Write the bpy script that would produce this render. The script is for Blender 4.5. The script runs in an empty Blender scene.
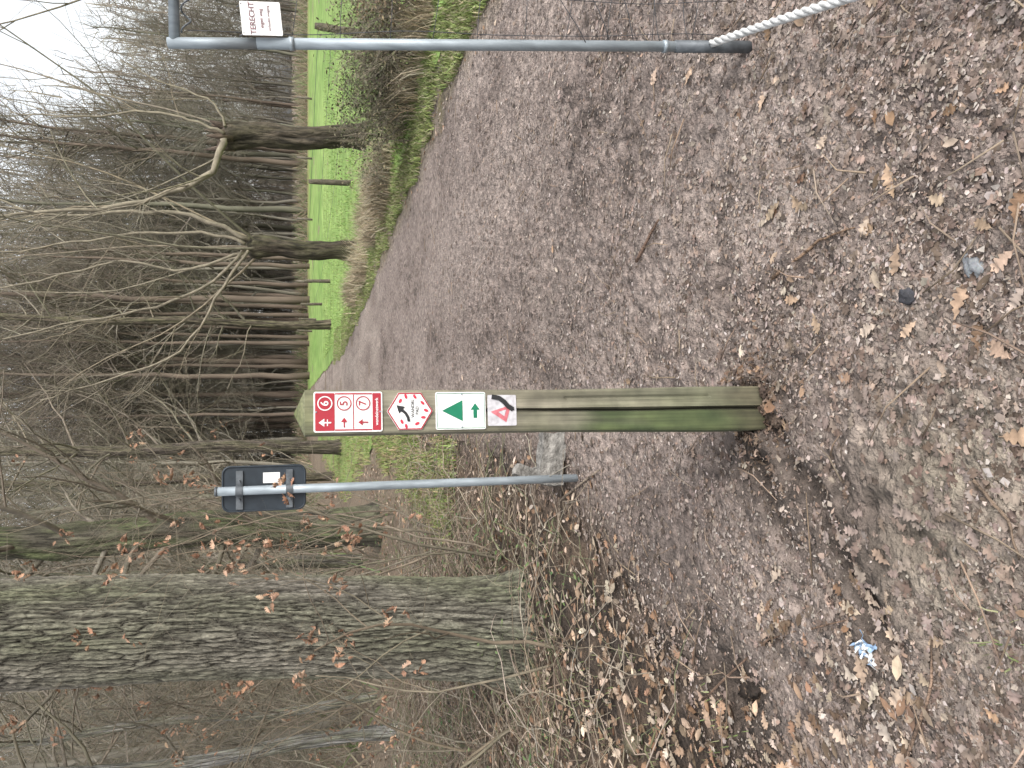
import bpy, math, random
import numpy as np
from mathutils import Vector, Matrix, noise
from math import sin, cos, pi, radians, tan

R = random.Random(7)
SC = bpy.context.scene
COL = SC.collection
HC = 1.5; FPX = 740.0; P = radians(16.3); cP, sP = cos(P), sin(P)

# ------------------------------------------------------------------ camera
cam = bpy.data.cameras.new('camera'); cam.sensor_width = 36; cam.lens = 36*FPX/1024
cam.clip_start = 0.05; cam.clip_end = 1500
co = bpy.data.objects.new('camera', cam); COL.objects.link(co)
co.matrix_world = Matrix(((0,1,0,0),(-sP,0,-cP,0),(-cP,0,sP,HC),(0,0,0,1)))
SC.camera = co

def ray(px, py):
    a = (384-py)/FPX; b = (512-px)/FPX
    return Vector((a, cP+b*sP, -sP+b*cP))
def gnd(px, py, z=0.0):
    d = ray(px, py); t = (z-HC)/d.z
    return Vector((d.x*t, d.y*t, z))
def atY(px, py, Y):
    d = ray(px, py); t = Y/d.y
    return Vector((d.x*t, Y, HC+d.z*t))

def sstep(a, b, x):
    t = max(0., min(1., (x-a)/(b-a))) if b != a else 0.
    return t*t*(3-2*t)
def interp(tab, y):
    if y <= tab[0][0]: return tab[0][1]
    for (a, va), (b, vb) in zip(tab, tab[1:]):
        if y <= b: return va+(vb-va)*(y-a)/(b-a)
    return tab[-1][1]
PR = [(-3, 3.4), (3, 3.5), (6, 3.25), (9.2, 2.94), (12.3, 2.5), (18, 1.75), (24, 1.15), (40, 0.6), (80, -1.0)]
PL = [(-3, -2.2), (1, -1.6), (2.1, -1.2), (3, -0.9), (4.1, -0.45), (7.4, -0.45), (12, -0.35), (21, -0.15), (40, -0.5), (80, -2.0)]
def N(x, y, z=0.): return noise.noise(Vector((x, y, z)))
def H(x, y):
    h = 0.05*N(x*.35, y*.35, 3.)*sstep(2.5, 6, y) + 0.022*N(x*1.3, y*1.3, 5.)
    h += 0.0075*max(0., y-30)
    d = interp(PL, y)-x
    if d > 0: h += 0.10*sstep(0.2, 1.6, d)*(0.6+0.6*N(x*.9, y*.9, 9.))
    return h

# ------------------------------------------------------------------ mesh builder
class MB:
    def __init__(s): s.v = []; s.f = []; s.c = []
    def add(s, vs, fs, col):
        o = len(s.v); s.v.extend(vs); s.f.extend([tuple(i+o for i in f) for f in fs])
        if isinstance(col, list): s.c.extend(col)
        else: s.c.extend([col]*len(vs))
    def tube(s, pts, rad, n, col, cap=True, jit=0., rr=None):
        vs = []; fs = []
        up = Vector((0.13, 0.27, 0.95)); m = len(pts)
        t0 = (pts[-1]-pts[0])
        if abs(t0.normalized().dot(up)) > .9: up = Vector((1, .1, 0))
        for i, p in enumerate(pts):
            t = (pts[min(i+1, m-1)]-pts[max(i-1, 0)])
            if t.length < 1e-9: t = Vector((0, 0, 1))
            t.normalize(); a = t.cross(up)
            if a.length < 1e-4: a = t.cross(Vector((.3, 1, .2)))
            a.normalize(); b = t.cross(a); r = rad[i]
            for k in range(n):
                an = 2*pi*k/n; q = r
                if jit: q = r*(1+jit*(rr or R).uniform(-1, 1))
                vs.append(tuple(p+a*(cos(an)*q)+b*(sin(an)*q)))
        for i in range(m-1):
            for k in range(n):
                k2 = (k+1) % n
                fs.append((i*n+k, (i+1)*n+k, (i+1)*n+k2, i*n+k2))
        if cap and n > 2:
            fs.append(tuple(range(n))); fs.append(tuple(reversed(range((m-1)*n, m*n))))
        s.add(vs, fs, col)
    def box(s, cx, cy, cz, sx, sy, sz, col=(.5, .5, .5, 1)):
        v = [(cx+i*sx/2, cy+j*sy/2, cz+k*sz/2) for i in (-1, 1) for j in (-1, 1) for k in (-1, 1)]
        s.add(v, [(0,1,3,2),(4,6,7,5),(0,4,5,1),(2,3,7,6),(0,2,6,4),(1,5,7,3)], col)
    def build(s, name, m, parent=None, smooth=True):
        me = bpy.data.meshes.new(name); me.from_pydata([tuple(x) for x in s.v], [], s.f)
        at = me.color_attributes.new('Col', 'FLOAT_COLOR', 'POINT')
        at.data.foreach_set('color', np.array(s.c, dtype=np.float32).ravel())
        if smooth: me.polygons.foreach_set('use_smooth', [True]*len(me.polygons))
        me.materials.append(m); me.update()
        o = bpy.data.objects.new(name, me); COL.objects.link(o)
        if parent: o.parent = parent
        return o
def tag(o, label=None, cat=None, group=None, kind=None):
    if label: o['label'] = label
    if cat: o['category'] = cat
    if group: o['group'] = group
    if kind: o['kind'] = kind
    return o
def empty(name, loc, label, cat, group=None, rz=0.):
    o = bpy.data.objects.new(name, None); COL.objects.link(o); o.empty_display_size = .1
    o.location = loc; o.rotation_euler.z = rz
    return tag(o, label, cat, group)
def dup(root, loc, rz, sc=(1,1,1)):
    r = root.copy(); COL.objects.link(r); r.location = loc; r.rotation_euler = (0, 0, rz); r.scale = sc
    for ch in list(root.children):
        c = ch.copy(); COL.objects.link(c); c.parent = r
        for g in ch.children:
            d = g.copy(); COL.objects.link(d); d.parent = c
    return r

# ------------------------------------------------------------------ materials
def nodes(name):
    m = bpy.data.materials.new(name); m.use_nodes = True
    nt = m.node_tree; b = nt.nodes['Principled BSDF']
    return m, nt, b
def mat(name, col=None, rough=.9, attr=False, nscale=20., namt=.35, bscale=60., bump=.3, stretch=(1,1,1), metal=0., bdist=.01, spec=.3):
    m, nt, b = nodes(name); L = nt.links.new
    tc = nt.nodes.new('ShaderNodeTexCoord'); mp = nt.nodes.new('ShaderNodeMapping'); mp.inputs['Scale'].default_value = stretch
    L(tc.outputs['Object'], mp.inputs['Vector'])
    n1 = nt.nodes.new('ShaderNodeTexNoise'); n1.inputs['Scale'].default_value = nscale; n1.inputs['Detail'].default_value = 8
    L(mp.outputs[0], n1.inputs['Vector'])
    mr = nt.nodes.new('ShaderNodeMapRange'); mr.inputs['From Min'].default_value = .3; mr.inputs['From Max'].default_value = .7
    mr.inputs['To Min'].default_value = 1-namt; mr.inputs['To Max'].default_value = 1+namt
    L(n1.outputs['Fac'], mr.inputs['Value'])
    mx = nt.nodes.new('ShaderNodeVectorMath'); mx.operation = 'SCALE'
    if attr:
        a = nt.nodes.new('ShaderNodeAttribute'); a.attribute_name = 'Col'; L(a.outputs['Color'], mx.inputs[0])
    else:
        mx.inputs[0].default_value = col
    L(mr.outputs[0], mx.inputs['Scale']); L(mx.outputs[0], b.inputs['Base Color'])
    b.inputs['Roughness'].default_value = rough; b.inputs['Metallic'].default_value = metal
    b.inputs['Specular IOR Level'].default_value = spec
    if bump:
        n2 = nt.nodes.new('ShaderNodeTexNoise'); n2.inputs['Scale'].default_value = bscale; n2.inputs['Detail'].default_value = 6
        L(mp.outputs[0], n2.inputs['Vector'])
        bp = nt.nodes.new('ShaderNodeBump'); bp.inputs['Strength'].default_value = bump; bp.inputs['Distance'].default_value = bdist
        L(n2.outputs['Fac'], bp.inputs['Height']); L(bp.outputs[0], b.inputs['Normal'])
    return m
M = {}
M['soil'] = mat('soil', attr=True, nscale=22, namt=.5, bscale=60, bump=1., bdist=.03, rough=.75, spec=.35)
M['leaf'] = mat('dead_leaf', attr=True, nscale=30, namt=.3, bump=.2, bscale=90, rough=.75)
M['plant'] = mat('plant', attr=True, nscale=6, namt=.25, bump=0, rough=.6)
M['bark'] = mat('bark', attr=True, nscale=12, namt=.45, bscale=35, bump=1., stretch=(1,1,.3), bdist=.05)
M['oakbark'] = mat('oak_bark', attr=True, nscale=55, namt=.45, bscale=90, bump=1., stretch=(1,1,.35), bdist=.012)
M['twig'] = mat('twig', attr=True, nscale=8, namt=.3, bump=0)
M['farbark'] = mat('far_bark', attr=True, nscale=1.5, namt=.35, bump=0, stretch=(1,1,.3))
M['field'] = mat('field_grass', attr=True, nscale=1.2, namt=.28, bscale=12, bump=.6, bdist=.05)
M['zinc'] = mat('galvanised_steel', (.26,.295,.32), rough=.5, nscale=40, namt=.25, bump=.08, metal=.3, stretch=(1,1,.2))
M['darkzinc'] = mat('dark_steel', (.10,.11,.12), rough=.55, nscale=30, namt=.3, bump=.1, metal=.3)
M['wire'] = mat('dark_wire', (.06,.06,.063), rough=.6, nscale=30, namt=.3, bump=0, metal=.1)
M['plateback'] = mat('sign_back', (.022,.029,.037), rough=.45, nscale=14, namt=.25, bump=.05)
M['white'] = mat('white_plastic', (.66,.66,.65), rough=.45, nscale=25, namt=.1, bump=.03)
M['sticker'] = mat('sticker_white', (.42,.41,.43), rough=.5, nscale=60, namt=.25, bump=.05)
M['red'] = mat('red_print', (.30,.022,.035), rough=.45, nscale=30, namt=.1, bump=0)
M['redb'] = mat('bright_red_print', (.45,.03,.055), rough=.45, nscale=30, namt=.1, bump=0)
M['pink'] = mat('faded_red_print', (.42,.12,.14), rough=.5, nscale=60, namt=.3, bump=0)
M['faint'] = mat('faded_print', (.16,.08,.09), rough=.5, nscale=60, namt=.3, bump=0)
M['black'] = mat('black_print', (.02,.02,.022), rough=.5, nscale=30, namt=.1, bump=0)
M['green'] = mat('green_print', (.01,.15,.08), rough=.45, nscale=30, namt=.1, bump=0)
M['blue'] = mat('blue_plastic', (.24,.34,.48), rough=.5, nscale=30, namt=.3, bump=.2)
M['rope'] = mat('white_rope', (.50,.50,.49), rough=.8, nscale=40, namt=.3, bump=.3, bscale=200)
M['stone'] = mat('stone', attr=True, nscale=25, namt=.35, bscale=50, bump=.7, rough=.75)
M['concrete'] = mat('concrete', (.185,.175,.16), nscale=22, namt=.5, bscale=60, bump=.8, bdist=.02)

def wood_mat():
    m, nt, b = nodes('treated_wood'); L = nt.links.new
    tc = nt.nodes.new('ShaderNodeTexCoord'); mp = nt.nodes.new('ShaderNodeMapping'); mp.inputs['Scale'].default_value = (60, 60, 1.6)
    L(tc.outputs['Object'], mp.inputs['Vector'])
    n1 = nt.nodes.new('ShaderNodeTexNoise'); n1.inputs['Scale'].default_value = 1.5; n1.inputs['Detail'].default_value = 7
    L(mp.outputs[0], n1.inputs['Vector'])
    a = nt.nodes.new('ShaderNodeAttribute'); a.attribute_name = 'Col'
    mr = nt.nodes.new('ShaderNodeMapRange'); mr.inputs['From Min'].default_value = .3; mr.inputs['From Max'].default_value = .7
    mr.inputs['To Min'].default_value = .62; mr.inputs['To Max'].default_value = 1.25
    L(n1.outputs['Fac'], mr.inputs['Value'])
    n3 = nt.nodes.new('ShaderNodeTexNoise'); n3.inputs['Scale'].default_value = 14; n3.inputs['Detail'].default_value = 9
    L(tc.outputs['Object'], n3.inputs['Vector'])
    m3 = nt.nodes.new('ShaderNodeMapRange'); m3.inputs['From Min'].default_value = .35; m3.inputs['From Max'].default_value = .65
    m3.inputs['To Min'].default_value = .74; m3.inputs['To Max'].default_value = 1.18; L(n3.outputs['Fac'], m3.inputs['Value'])
    mu = nt.nodes.new('ShaderNodeMath'); mu.operation = 'MULTIPLY'; L(mr.outputs[0], mu.inputs[0]); L(m3.outputs[0], mu.inputs[1])
    mx = nt.nodes.new('ShaderNodeVectorMath'); mx.operation = 'SCALE'; L(a.outputs['Color'], mx.inputs[0]); L(mu.outputs[0], mx.inputs['Scale'])
    L(mx.outputs[0], b.inputs['Base Color'])
    bp = nt.nodes.new('ShaderNodeBump'); bp.inputs['Strength'].default_value = .6; bp.inputs['Distance'].default_value = .004
    L(n1.outputs['Fac'], bp.inputs['Height']); L(bp.outputs[0], b.inputs['Normal']); b.inputs['Roughness'].default_value = .8
    return m
M['wood'] = wood_mat()

def mixc(a, b, t): return tuple(a[i]+(b[i]-a[i])*t for i in range(3))+(1.,)
def vary(c, v=.2, rr=R):
    k = 1+rr.uniform(-v, v); return (c[0]*k*(1+rr.uniform(-.06,.06)), c[1]*k, c[2]*k*(1+rr.uniform(-.06,.06)), 1.)

# ------------------------------------------------------------------ ground sheets
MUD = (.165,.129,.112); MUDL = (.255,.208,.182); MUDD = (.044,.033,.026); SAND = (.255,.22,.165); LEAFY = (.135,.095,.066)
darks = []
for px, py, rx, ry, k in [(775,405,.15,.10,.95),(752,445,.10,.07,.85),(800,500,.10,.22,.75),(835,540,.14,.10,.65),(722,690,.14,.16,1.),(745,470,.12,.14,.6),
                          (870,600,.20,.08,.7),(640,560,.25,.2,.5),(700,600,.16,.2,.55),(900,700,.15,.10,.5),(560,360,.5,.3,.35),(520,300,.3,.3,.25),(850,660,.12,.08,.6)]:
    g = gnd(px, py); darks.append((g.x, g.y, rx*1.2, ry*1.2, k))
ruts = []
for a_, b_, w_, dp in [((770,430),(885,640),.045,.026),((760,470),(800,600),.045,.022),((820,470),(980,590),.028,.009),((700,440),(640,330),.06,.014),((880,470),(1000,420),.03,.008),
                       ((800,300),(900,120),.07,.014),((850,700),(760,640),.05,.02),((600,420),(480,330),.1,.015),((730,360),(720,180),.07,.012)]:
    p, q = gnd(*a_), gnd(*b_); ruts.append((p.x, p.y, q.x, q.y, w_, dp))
def rutf(x, y):
    s = 0.
    if y > 5: return 0.
    xx = x+.05*N(x*5, y*5, 3.)+.02*N(x*17, y*17, 3.); yy = y+.05*N(x*5, y*5, 13.)+.02*N(x*17, y*17, 13.)
    for ax, ay, bx, by, w_, dp in ruts:
        dx, dy = bx-ax, by-ay; t = ((xx-ax)*dx+(yy-ay)*dy)/(dx*dx+dy*dy)
        if -.3 < t < 1.3:
            t = max(0, min(1, t)); d = math.hypot(xx-ax-dx*t, yy-ay-dy*t)/w_
            if d < 3.2: s += dp*(math.exp(-d*d)-.45*math.exp(-(d-1.7)**2*2.5))
    return s
sandc = gnd(950, 530)
def sandw(x, y): return math.exp(-((x-sandc.x-.05)**2/.16+(y-sandc.y)**2/.09))
def gcol(x, y):
    n = N(x*1.1, y*.7, 1.)*.7+N(x*4.5, y*3., 2.)*.6+N(x*15, y*11, 4.)*.6+N(x*45, y*33, 4.)*.45
    c = mixc(MUD, MUDL, max(0., min(1., .5+n)))
    if n < -.4: c = mixc(c, MUDD, min(.65, (-.4-n)*1.6))
    c = mixc(c, SAND, .8*sandw(x, y)*max(0., min(1., .75+1.2*n)))
    d = interp(PL, y)-x
    if d > -.25: c = mixc(c, mixc(LEAFY, MUDD, max(0, min(1, .4+n))), sstep(-.25, .35, d+.3*n))
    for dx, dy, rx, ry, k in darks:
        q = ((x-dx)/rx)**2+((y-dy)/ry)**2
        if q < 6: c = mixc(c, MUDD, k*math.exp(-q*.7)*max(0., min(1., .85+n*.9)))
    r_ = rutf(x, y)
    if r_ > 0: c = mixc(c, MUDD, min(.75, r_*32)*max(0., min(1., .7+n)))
    return c
hol = gnd(725, 690)
def micro(x, y):
    if y > 9: return 0.
    f = 1-sstep(5, 9, y)
    v = noise.fractal(Vector((x*7, y*9, .5)), 1., 2.1, 4)*.016 + noise.fractal(Vector((x*26, y*30, 2.5)), .75, 2., 4)*.0095
    w = abs(N(x*3.1+.8*N(x*2, y*2, 7.), y*4.2, 8.)); v -= .016*max(0., .16-w)/.16*.7
    v -= rutf(x, y)
    q = ((x-hol.x)/.12)**2+((y-hol.y)/.16)**2
    if q < 6: v -= .10*math.exp(-q)
    q = (x+.08)**2+(y-2.17)**2
    if q < .1: v += .018*math.exp(-((math.sqrt(q)-.13)/.05)**2)*(1+1.5*N(x*22, y*22, 4.))
    return v*f
def sheet(name, ys, sfun, zoff, colf, m, mic=False):
    mb = MB(); ncol = None
    for y in ys:
        xs = sfun(y); ncol = len(xs)
        for x in xs:
            z = H(x, y)+zoff+(micro(x, y) if mic else 0.)
            mb.v.append((x, y, z)); mb.c.append(colf(x, y))
    for i in range(len(ys)-1):
        for k in range(ncol-1):
            a = i*ncol+k; mb.f.append((a, a+1, a+1+ncol, a+ncol))
    o = mb.build(name, m); tag(o, kind='structure'); return o
def geo(a, b, n): return [a*(b/a)**(i/(n-1)) for i in range(n)]
ysg = [-12, -8, -5, -3, -1.5, -.6, 0, .4, .7]+geo(.9, 14, 330)+geo(14.6, 600, 60)
S = [math.sinh(-4+8*i/300)/math.sinh(4) for i in range(301)]
def gfun(y):
    w = max(y, 2.)*1.5+4 if y < 60 else max(y, 2)*3
    return [w*(s*.55+.45*(-1+2*i/300.)) for i, s in enumerate(S)]
def groundcol(x, y):
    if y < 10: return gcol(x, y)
    n = N(x*.6, y*.6, 1.)
    return mixc((.15,.11,.078), (.22,.175,.125), .5+n*.6)
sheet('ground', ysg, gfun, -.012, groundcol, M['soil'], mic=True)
ysp = [-3, -2, -1, -.3, .2, .5, .8]+geo(.95, 14, 540)+geo(14.3, 80, 60)
def pfun(y):
    a, b = interp(PL, y)-.12*N(y*1.3, 2.)-.1, interp(PR, y)+.2*N(y*1.1, 8.)
    return [a+(b-a)*(i/420) for i in range(421)]
def pcol(x, y):
    if y < 14:
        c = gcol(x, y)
        e = min(interp(PR, y)-x, 9)
        if e < .5: c = mixc((.14,.12,.06), c, sstep(-.2, .5, e+.2*N(x*3, y*3)))
        return c
    n = N(x*1.1, y*.7, 1.)*.7+N(x*4.5, y*3., 2.)*.6
    return mixc(MUD, (.30,.25,.215), max(0, min(1, .6+n)))
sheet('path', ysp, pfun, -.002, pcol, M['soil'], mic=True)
ysf = [5.0]+geo(5.5, 16, 40)+geo(16.5, 78, 60)
def ffun(y):
    a = interp(PR, y)+.55+.3*N(y*.7, 3.)-.5*sstep(18, 30, y)
    return [a+(70)*((i/140)**1.8) for i in range(141)]
def fcol(x, y):
    n = N(x*.25, y*.12, 6.)+.6*N(x*1.2, y*.5, 2.)+.4*N(x*4, y*2, 2.)
    c = mixc((.145,.24,.058), (.225,.315,.095), max(0, min(1, .5+n)))
    return mixc(c, (.24,.22,.10), sstep(66, 77, y+4*n)*.8)
sheet('field', ysf, ffun, .012, fcol, M['field'])
ysl = geo(15, 46, 50)
def lfun(y):
    b = interp(PL, y)-.2+.2*N(y, 2.); a = b-(.8+2.2*sstep(15, 24, y))+.5*N(y*.6, 7.)
    return [a+(b-a)*i/20 for i in range(21)]
sheet('grass_strip', ysl, lfun, .015, lambda x, y: mixc((.14,.22,.055), (.21,.25,.09), .5+N(x*.8, y*.5, 6.)), M['field'])

# ------------------------------------------------------------------ litter
def leaf(mb, p, size, yaw, pitch, roll, col, curl=.25, kind=0):
    M3 = Matrix.Rotation(yaw, 3, 'Z') @ Matrix.Rotation(pitch, 3, 'Y') @ Matrix.Rotation(roll, 3, 'X')
    if kind == 0:
        pr = [(-.5,0),(-.2,.22),(.2,.2),(.5,0),(.2,-.2),(-.2,-.22)]; mid = [(-.2,0),(.2,0)]
        pts = [(x*size, y*size, abs(y)*size*curl*2+curl*size*x*x) for x, y in pr+mid]
        fs = [(0,6,1),(1,6,7,2),(2,7,3),(3,7,4),(4,7,6,5),(5,6,0)]
    else:
        prof = [(-.62,.015),(-.5,.02),(-.42,.10),(-.33,.17),(-.27,.09),(-.15,.25),(-.07,.27),(-.02,.13),(.10,.31),(.18,.30),(.2,.14),(.31,.22),(.38,.2),(.38,.09),(.5,0)]
        pts = []; fs = []
        for x, y in prof:
            for s in (-1, 0, 1):
                pts.append((x*size, s*y*size, (abs(s*y)*curl*1.6+curl*.9*x*x+.04*sin(9*x+s*3))*size))
        for i in range(len(prof)-1):
            a = i*3; fs += [(a, a+3, a+4, a+1), (a+1, a+4, a+5, a+2)]
    vs = [tuple(M3@Vector(q)+p) for q in pts]
    mb.add(vs, fs, col)
LC = [(.27,.18,.12),(.32,.235,.17),(.38,.295,.225),(.22,.135,.085),(.30,.235,.18),(.40,.33,.265),(.17,.105,.065),(.13,.09,.06)]
FC = [(.31,.255,.22),(.25,.20,.17),(.20,.158,.134),(.37,.315,.28),(.12,.09,.072),(.25,.18,.14),(.085,.062,.048),(.28,.235,.20)]
mb = MB(); rr = random.Random(3)
cnt = 0
while cnt < 70000:
    y = .95*(24/.95)**(rr.random()**.95); x = rr.uniform(-.75, .75)*(y+.8)
    if not (interp(PL, y)-.3 < x < interp(PR, y)): continue
    if N(x*2.2, y*2.2, 12.)*1.2+rr.uniform(-.6, .6) < -.2: continue
    if y < 4 and rr.random() < .45*sandw(x, y)+10*max(0, rutf(x, y)): continue
    cnt += 1
    s = rr.uniform(.0025, .0085)*(1+y*.10)*(1.7 if rr.random() < .10 else 1)
    z = H(x, y)+micro(x, y)+.001
    c = vary(rr.choice(FC), .25, rr); yw = rr.uniform(0, 6.3); n = rr.choice((3, 4, 4, 5))
    tz = rr.uniform(-.2, .2); tw = rr.uniform(-.2, .2); el = rr.uniform(.25, .9)
    vs = []
    for k in range(n):
        a = 2*pi*k/n+rr.uniform(-.4, .4); lx = cos(a)*s; ly = sin(a)*s*el
        vs.append((x+lx*cos(yw)-ly*sin(yw), y+lx*sin(yw)+ly*cos(yw), z+lx*tz+ly*tw+rr.random()*.002))
    mb.add(vs, [tuple(range(n))], c)
tag(mb.build('leaf_fragments', M['leaf'], smooth=False), 'trodden brown and beige leaf fragments strewn over the muddy path', 'leaf litter', kind='stuff')
# flattened, half buried leaves in the mud
mb = MB(); cnt = 0
while cnt < 5200:
    y = 1.0*(12/1.0)**rr.random(); x = rr.uniform(-.75, .75)*(y+.8)
    if not (interp(PL, y)-.3 < x < interp(PR, y)) or N(x*1.6, y*1.6, 42.)+rr.uniform(-.5, .5) < 0: continue
    cnt += 1; z = H(x, y)+micro(x, y)-.001
    leaf(mb, Vector((x, y, z)), rr.uniform(.025, .06), rr.uniform(0, 6.3), rr.uniform(-.12, .12), rr.uniform(-.12, .12), vary(rr.choice([(.19,.148,.125),(.23,.182,.155),(.15,.112,.09),(.11,.08,.062),(.26,.20,.165)]), .2, rr), rr.uniform(0, .12), 1 if y < 3 else 0)
tag(mb.build('trodden_leaves', M['leaf']), 'dull flattened leaves trodden into the mud of the path', 'leaf litter', kind='stuff')
mb = MB(); cnt = 0
while cnt < 15500:
    y = 1.05*(17/1.05)**(rr.random()**.9); x = rr.uniform(-1.0, .8)*(y+.8)
    d = interp(PL, y)-x; e = x-interp(PR, y)
    pr = .006 + .85*sstep(-.15, .5, d+.15*N(x*5, y*5)) + .5*sstep(-.6, -.05, e)
    if e > .9: continue
    if y < 2.4 and d < .2: pr += .010*sstep(-.1, .5, x)
    if math.hypot(x+.1, y-2.2) < .2: pr += .10
    if 1.45 < y < 2.2 and x < -.55: pr = max(pr, .35*(N(x*4, y*4, 2.)+.45))
    if rr.random() > pr: continue
    cnt += 1
    s = rr.uniform(.028, .072); z = H(x, y)+micro(x, y)+.003+(rr.random()**2)*.04*sstep(0, .5, d)
    c = vary(rr.choice(LC), .3, rr)
    if y > 7: s *= 1.2
    fl = .5 if d < 0 else 1.
    leaf(mb, Vector((x, y, z)), s, rr.uniform(0, 6.3), rr.uniform(-.3, .3)*fl, rr.uniform(-.5, .5)*fl, c, rr.uniform(.05, .5)*fl, 1 if (y < 3.6 and rr.random() < .6) else 0)
tag(mb.build('leaf_litter', M['leaf']), 'fallen brown oak leaves lying over the verges and path edge', 'leaf litter', kind='stuff')
mb = MB(); pf = gnd(752, 409)
for i in range(1300):
    a = rr.uniform(0, 6.3); q = abs(rr.gauss(.09, .07)); x = pf.x+cos(a)*q*1.2; y = pf.y-.04+sin(a)*q
    z = H(x, y)+micro(x, y)+rr.random()*.012; s = rr.uniform(.003, .014)
    vs = [(x+s*rr.uniform(-1,1), y+s*rr.uniform(-1,1), z+s*rr.uniform(-.7,.9)) for _ in range(4)]
    mb.add(vs, [(0,1,2),(0,2,3),(0,3,1),(1,3,2)], vary(rr.choice([(.10,.07,.05),(.06,.042,.032),(.17,.115,.08),(.13,.095,.075)]), .3, rr))
tag(mb.build('soil_crumbs', M['leaf'], smooth=False), 'dark crumbs of soil and rotten leaves heaped round the foot of the post', 'soil', kind='stuff')
spots = [(940,200),(1005,262),(1000,350),(900,262),(870,330),(822,325),(800,205),(960,300),(868,230),(912,330),(985,225),(1018,437),(690,75),(795,300)]
for i, (px, py) in enumerate(spots):
    g = gnd(px, py); mb = MB()
    leaf(mb, Vector((0, 0, 0)), rr.uniform(.05, .08), rr.uniform(0, 6.3), rr.uniform(-.12, .12), rr.uniform(-.12, .12), vary(rr.choice([(.36,.27,.20),(.43,.34,.27),(.31,.22,.15)]), .15, rr), rr.uniform(.05, .2), 1)
    o = mb.build('oak_leaf', M['leaf']); o.location = (g.x, g.y, H(g.x, g.y)+micro(g.x, g.y)+.008)
    tag(o, 'pale brown lobed oak leaf lying singly on the muddy path', 'leaf', 'single oak leaves on the path')
def stick(pts, r, label, col=(.16,.11,.08)):
    mb = MB(); q = []
    for px, py in pts:
        g = gnd(px, py); q.append(Vector((g.x, g.y, H(g.x, g.y)+micro(g.x, g.y)+r+.004)))
    qq = []
    for a, b in zip(q, q[1:]):
        for k in range(5): qq.append(a.lerp(b, k/5)+Vector((rr.uniform(-1,1), rr.uniform(-1,1), 0))*r*.5)
    qq.append(q[-1]); n = len(qq)
    mb.tube(qq, [r*(1-.6*i/n) for i in range(n)], 6, vary(col, .1, rr), jit=.15)
    tag(mb.build('fallen_stick', M['bark']), label, 'stick')
stick([(640,262),(652,240),(662,220)], .009, 'short dark stick lying on the far middle of the path')
stick([(780,280),(820,240),(858,228)], .006, 'thin bent twig on the path right of the walking post', (.22,.14,.09))
stick([(975,480),(1010,520),(1023,560)], .005, 'dark twig on pale sandy soil nearest the camera')
stick([(700,700),(760,640),(850,620)], .005, 'thin twig crossing the dark muddy hollow left of the post')
stick([(905,760),(935,690),(930,640)], .005, 'crooked twig among leaves near the blue litter')
stick([(560,560),(562,500),(600,470)], .010, 'long grey stick lying beside the concrete block', (.20,.16,.12))
mb = MB()
for i in range(620):
    y = 1.1*(9/1.1)**rr.random(); x = rr.uniform(-1, .75)*(y+.6)
    d = interp(PL, y)-x
    if d < 0 and rr.random() < .6: continue
    L_ = rr.uniform(.04, .30); a = rr.uniform(0, 6.3); z = H(x, y)+.015
    p0 = Vector((x, y, z)); p2 = p0+Vector((cos(a), sin(a), rr.uniform(0, .12)))*L_; p1 = p0.lerp(p2, .5)+Vector((rr.uniform(-1,1), rr.uniform(-1,1), .3))*L_*.12
    mb.tube([p0, p1, p2], [.003, .0025, .0012], 4, vary((.20,.15,.11), .3, rr))
tag(mb.build('twig_litter', M['twig']), 'small fallen twigs scattered over the verge and path', 'twigs', kind='stuff')

def lump(name, px, py, r, col, label, cat, flat=.55, seed=1., el=1.4, rgh=1.):
    g = gnd(px, py); mb = MB(); nu, nv = 30, 20; vs = []; fs = []
    for i in range(nv+1):
        th = pi*i/nv
        for k in range(nu):
            ph = 2*pi*k/nu; d = Vector((sin(th)*cos(ph)*el, sin(th)*sin(ph), cos(th)*flat))
            q = 1+.35*N(d.x*1.6+seed, d.y*1.6, d.z*2)+.1*rgh*N(d.x*6, d.y*6+seed, d.z*6)+.14*(rgh-1)*N(d.x*12, d.y*12+seed, d.z*12)
            vs.append(tuple(d*r*q))
    for i in range(nv):
        for k in range(nu):
            k2 = (k+1) % nu; fs.append((i*nu+k, (i+1)*nu+k, (i+1)*nu+k2, i*nu+k2))
    mb.add(vs, fs, [vary(col, .15, rr) for _ in vs])
    o = mb.build(name, M['stone']); o.location = (g.x, g.y, H(g.x, g.y)+micro(g.x, g.y)+r*flat*.3); o.rotation_euler.z = seed
    tag(o, label, cat)
lump('stone', 972, 265, .024, (.20,.21,.22), 'smooth grey stone on the path nearest the camera', 'stone', seed=.4)
lump('stone', 908, 296, .020, (.035,.035,.04), 'small black stone on the path beside oak leaves', 'stone', seed=1.2)
lump('rotten_wood', 732, 688, .045, (.038,.029,.023), 'dark wet lump of rotten wood in the leafy hollow', 'wood', seed=2.2, flat=.25, rgh=4., el=2.)
lump('soil_clump', 766, 388, .022, (.075,.052,.04), 'dark crumbly clod of soil at the right foot of the post', 'soil clump', seed=3.1, rgh=3.5)
lump('soil_clump', 778, 418, .024, (.085,.060,.045), 'dark crumbly clod of soil in front of the post', 'soil clump', seed=4.1, rgh=3.5)
lump('stone', 640, 742, .05, (.10,.085,.055), 'mossy brown stone among the leaves left of the oak roots', 'stone', seed=5.1, rgh=2.)
g = gnd(868, 648); root = empty('litter', (g.x, g.y, H(g.x, g.y)+.012), 'crumpled blue and white plastic scrap on the leafy mud', 'litter')
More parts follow.
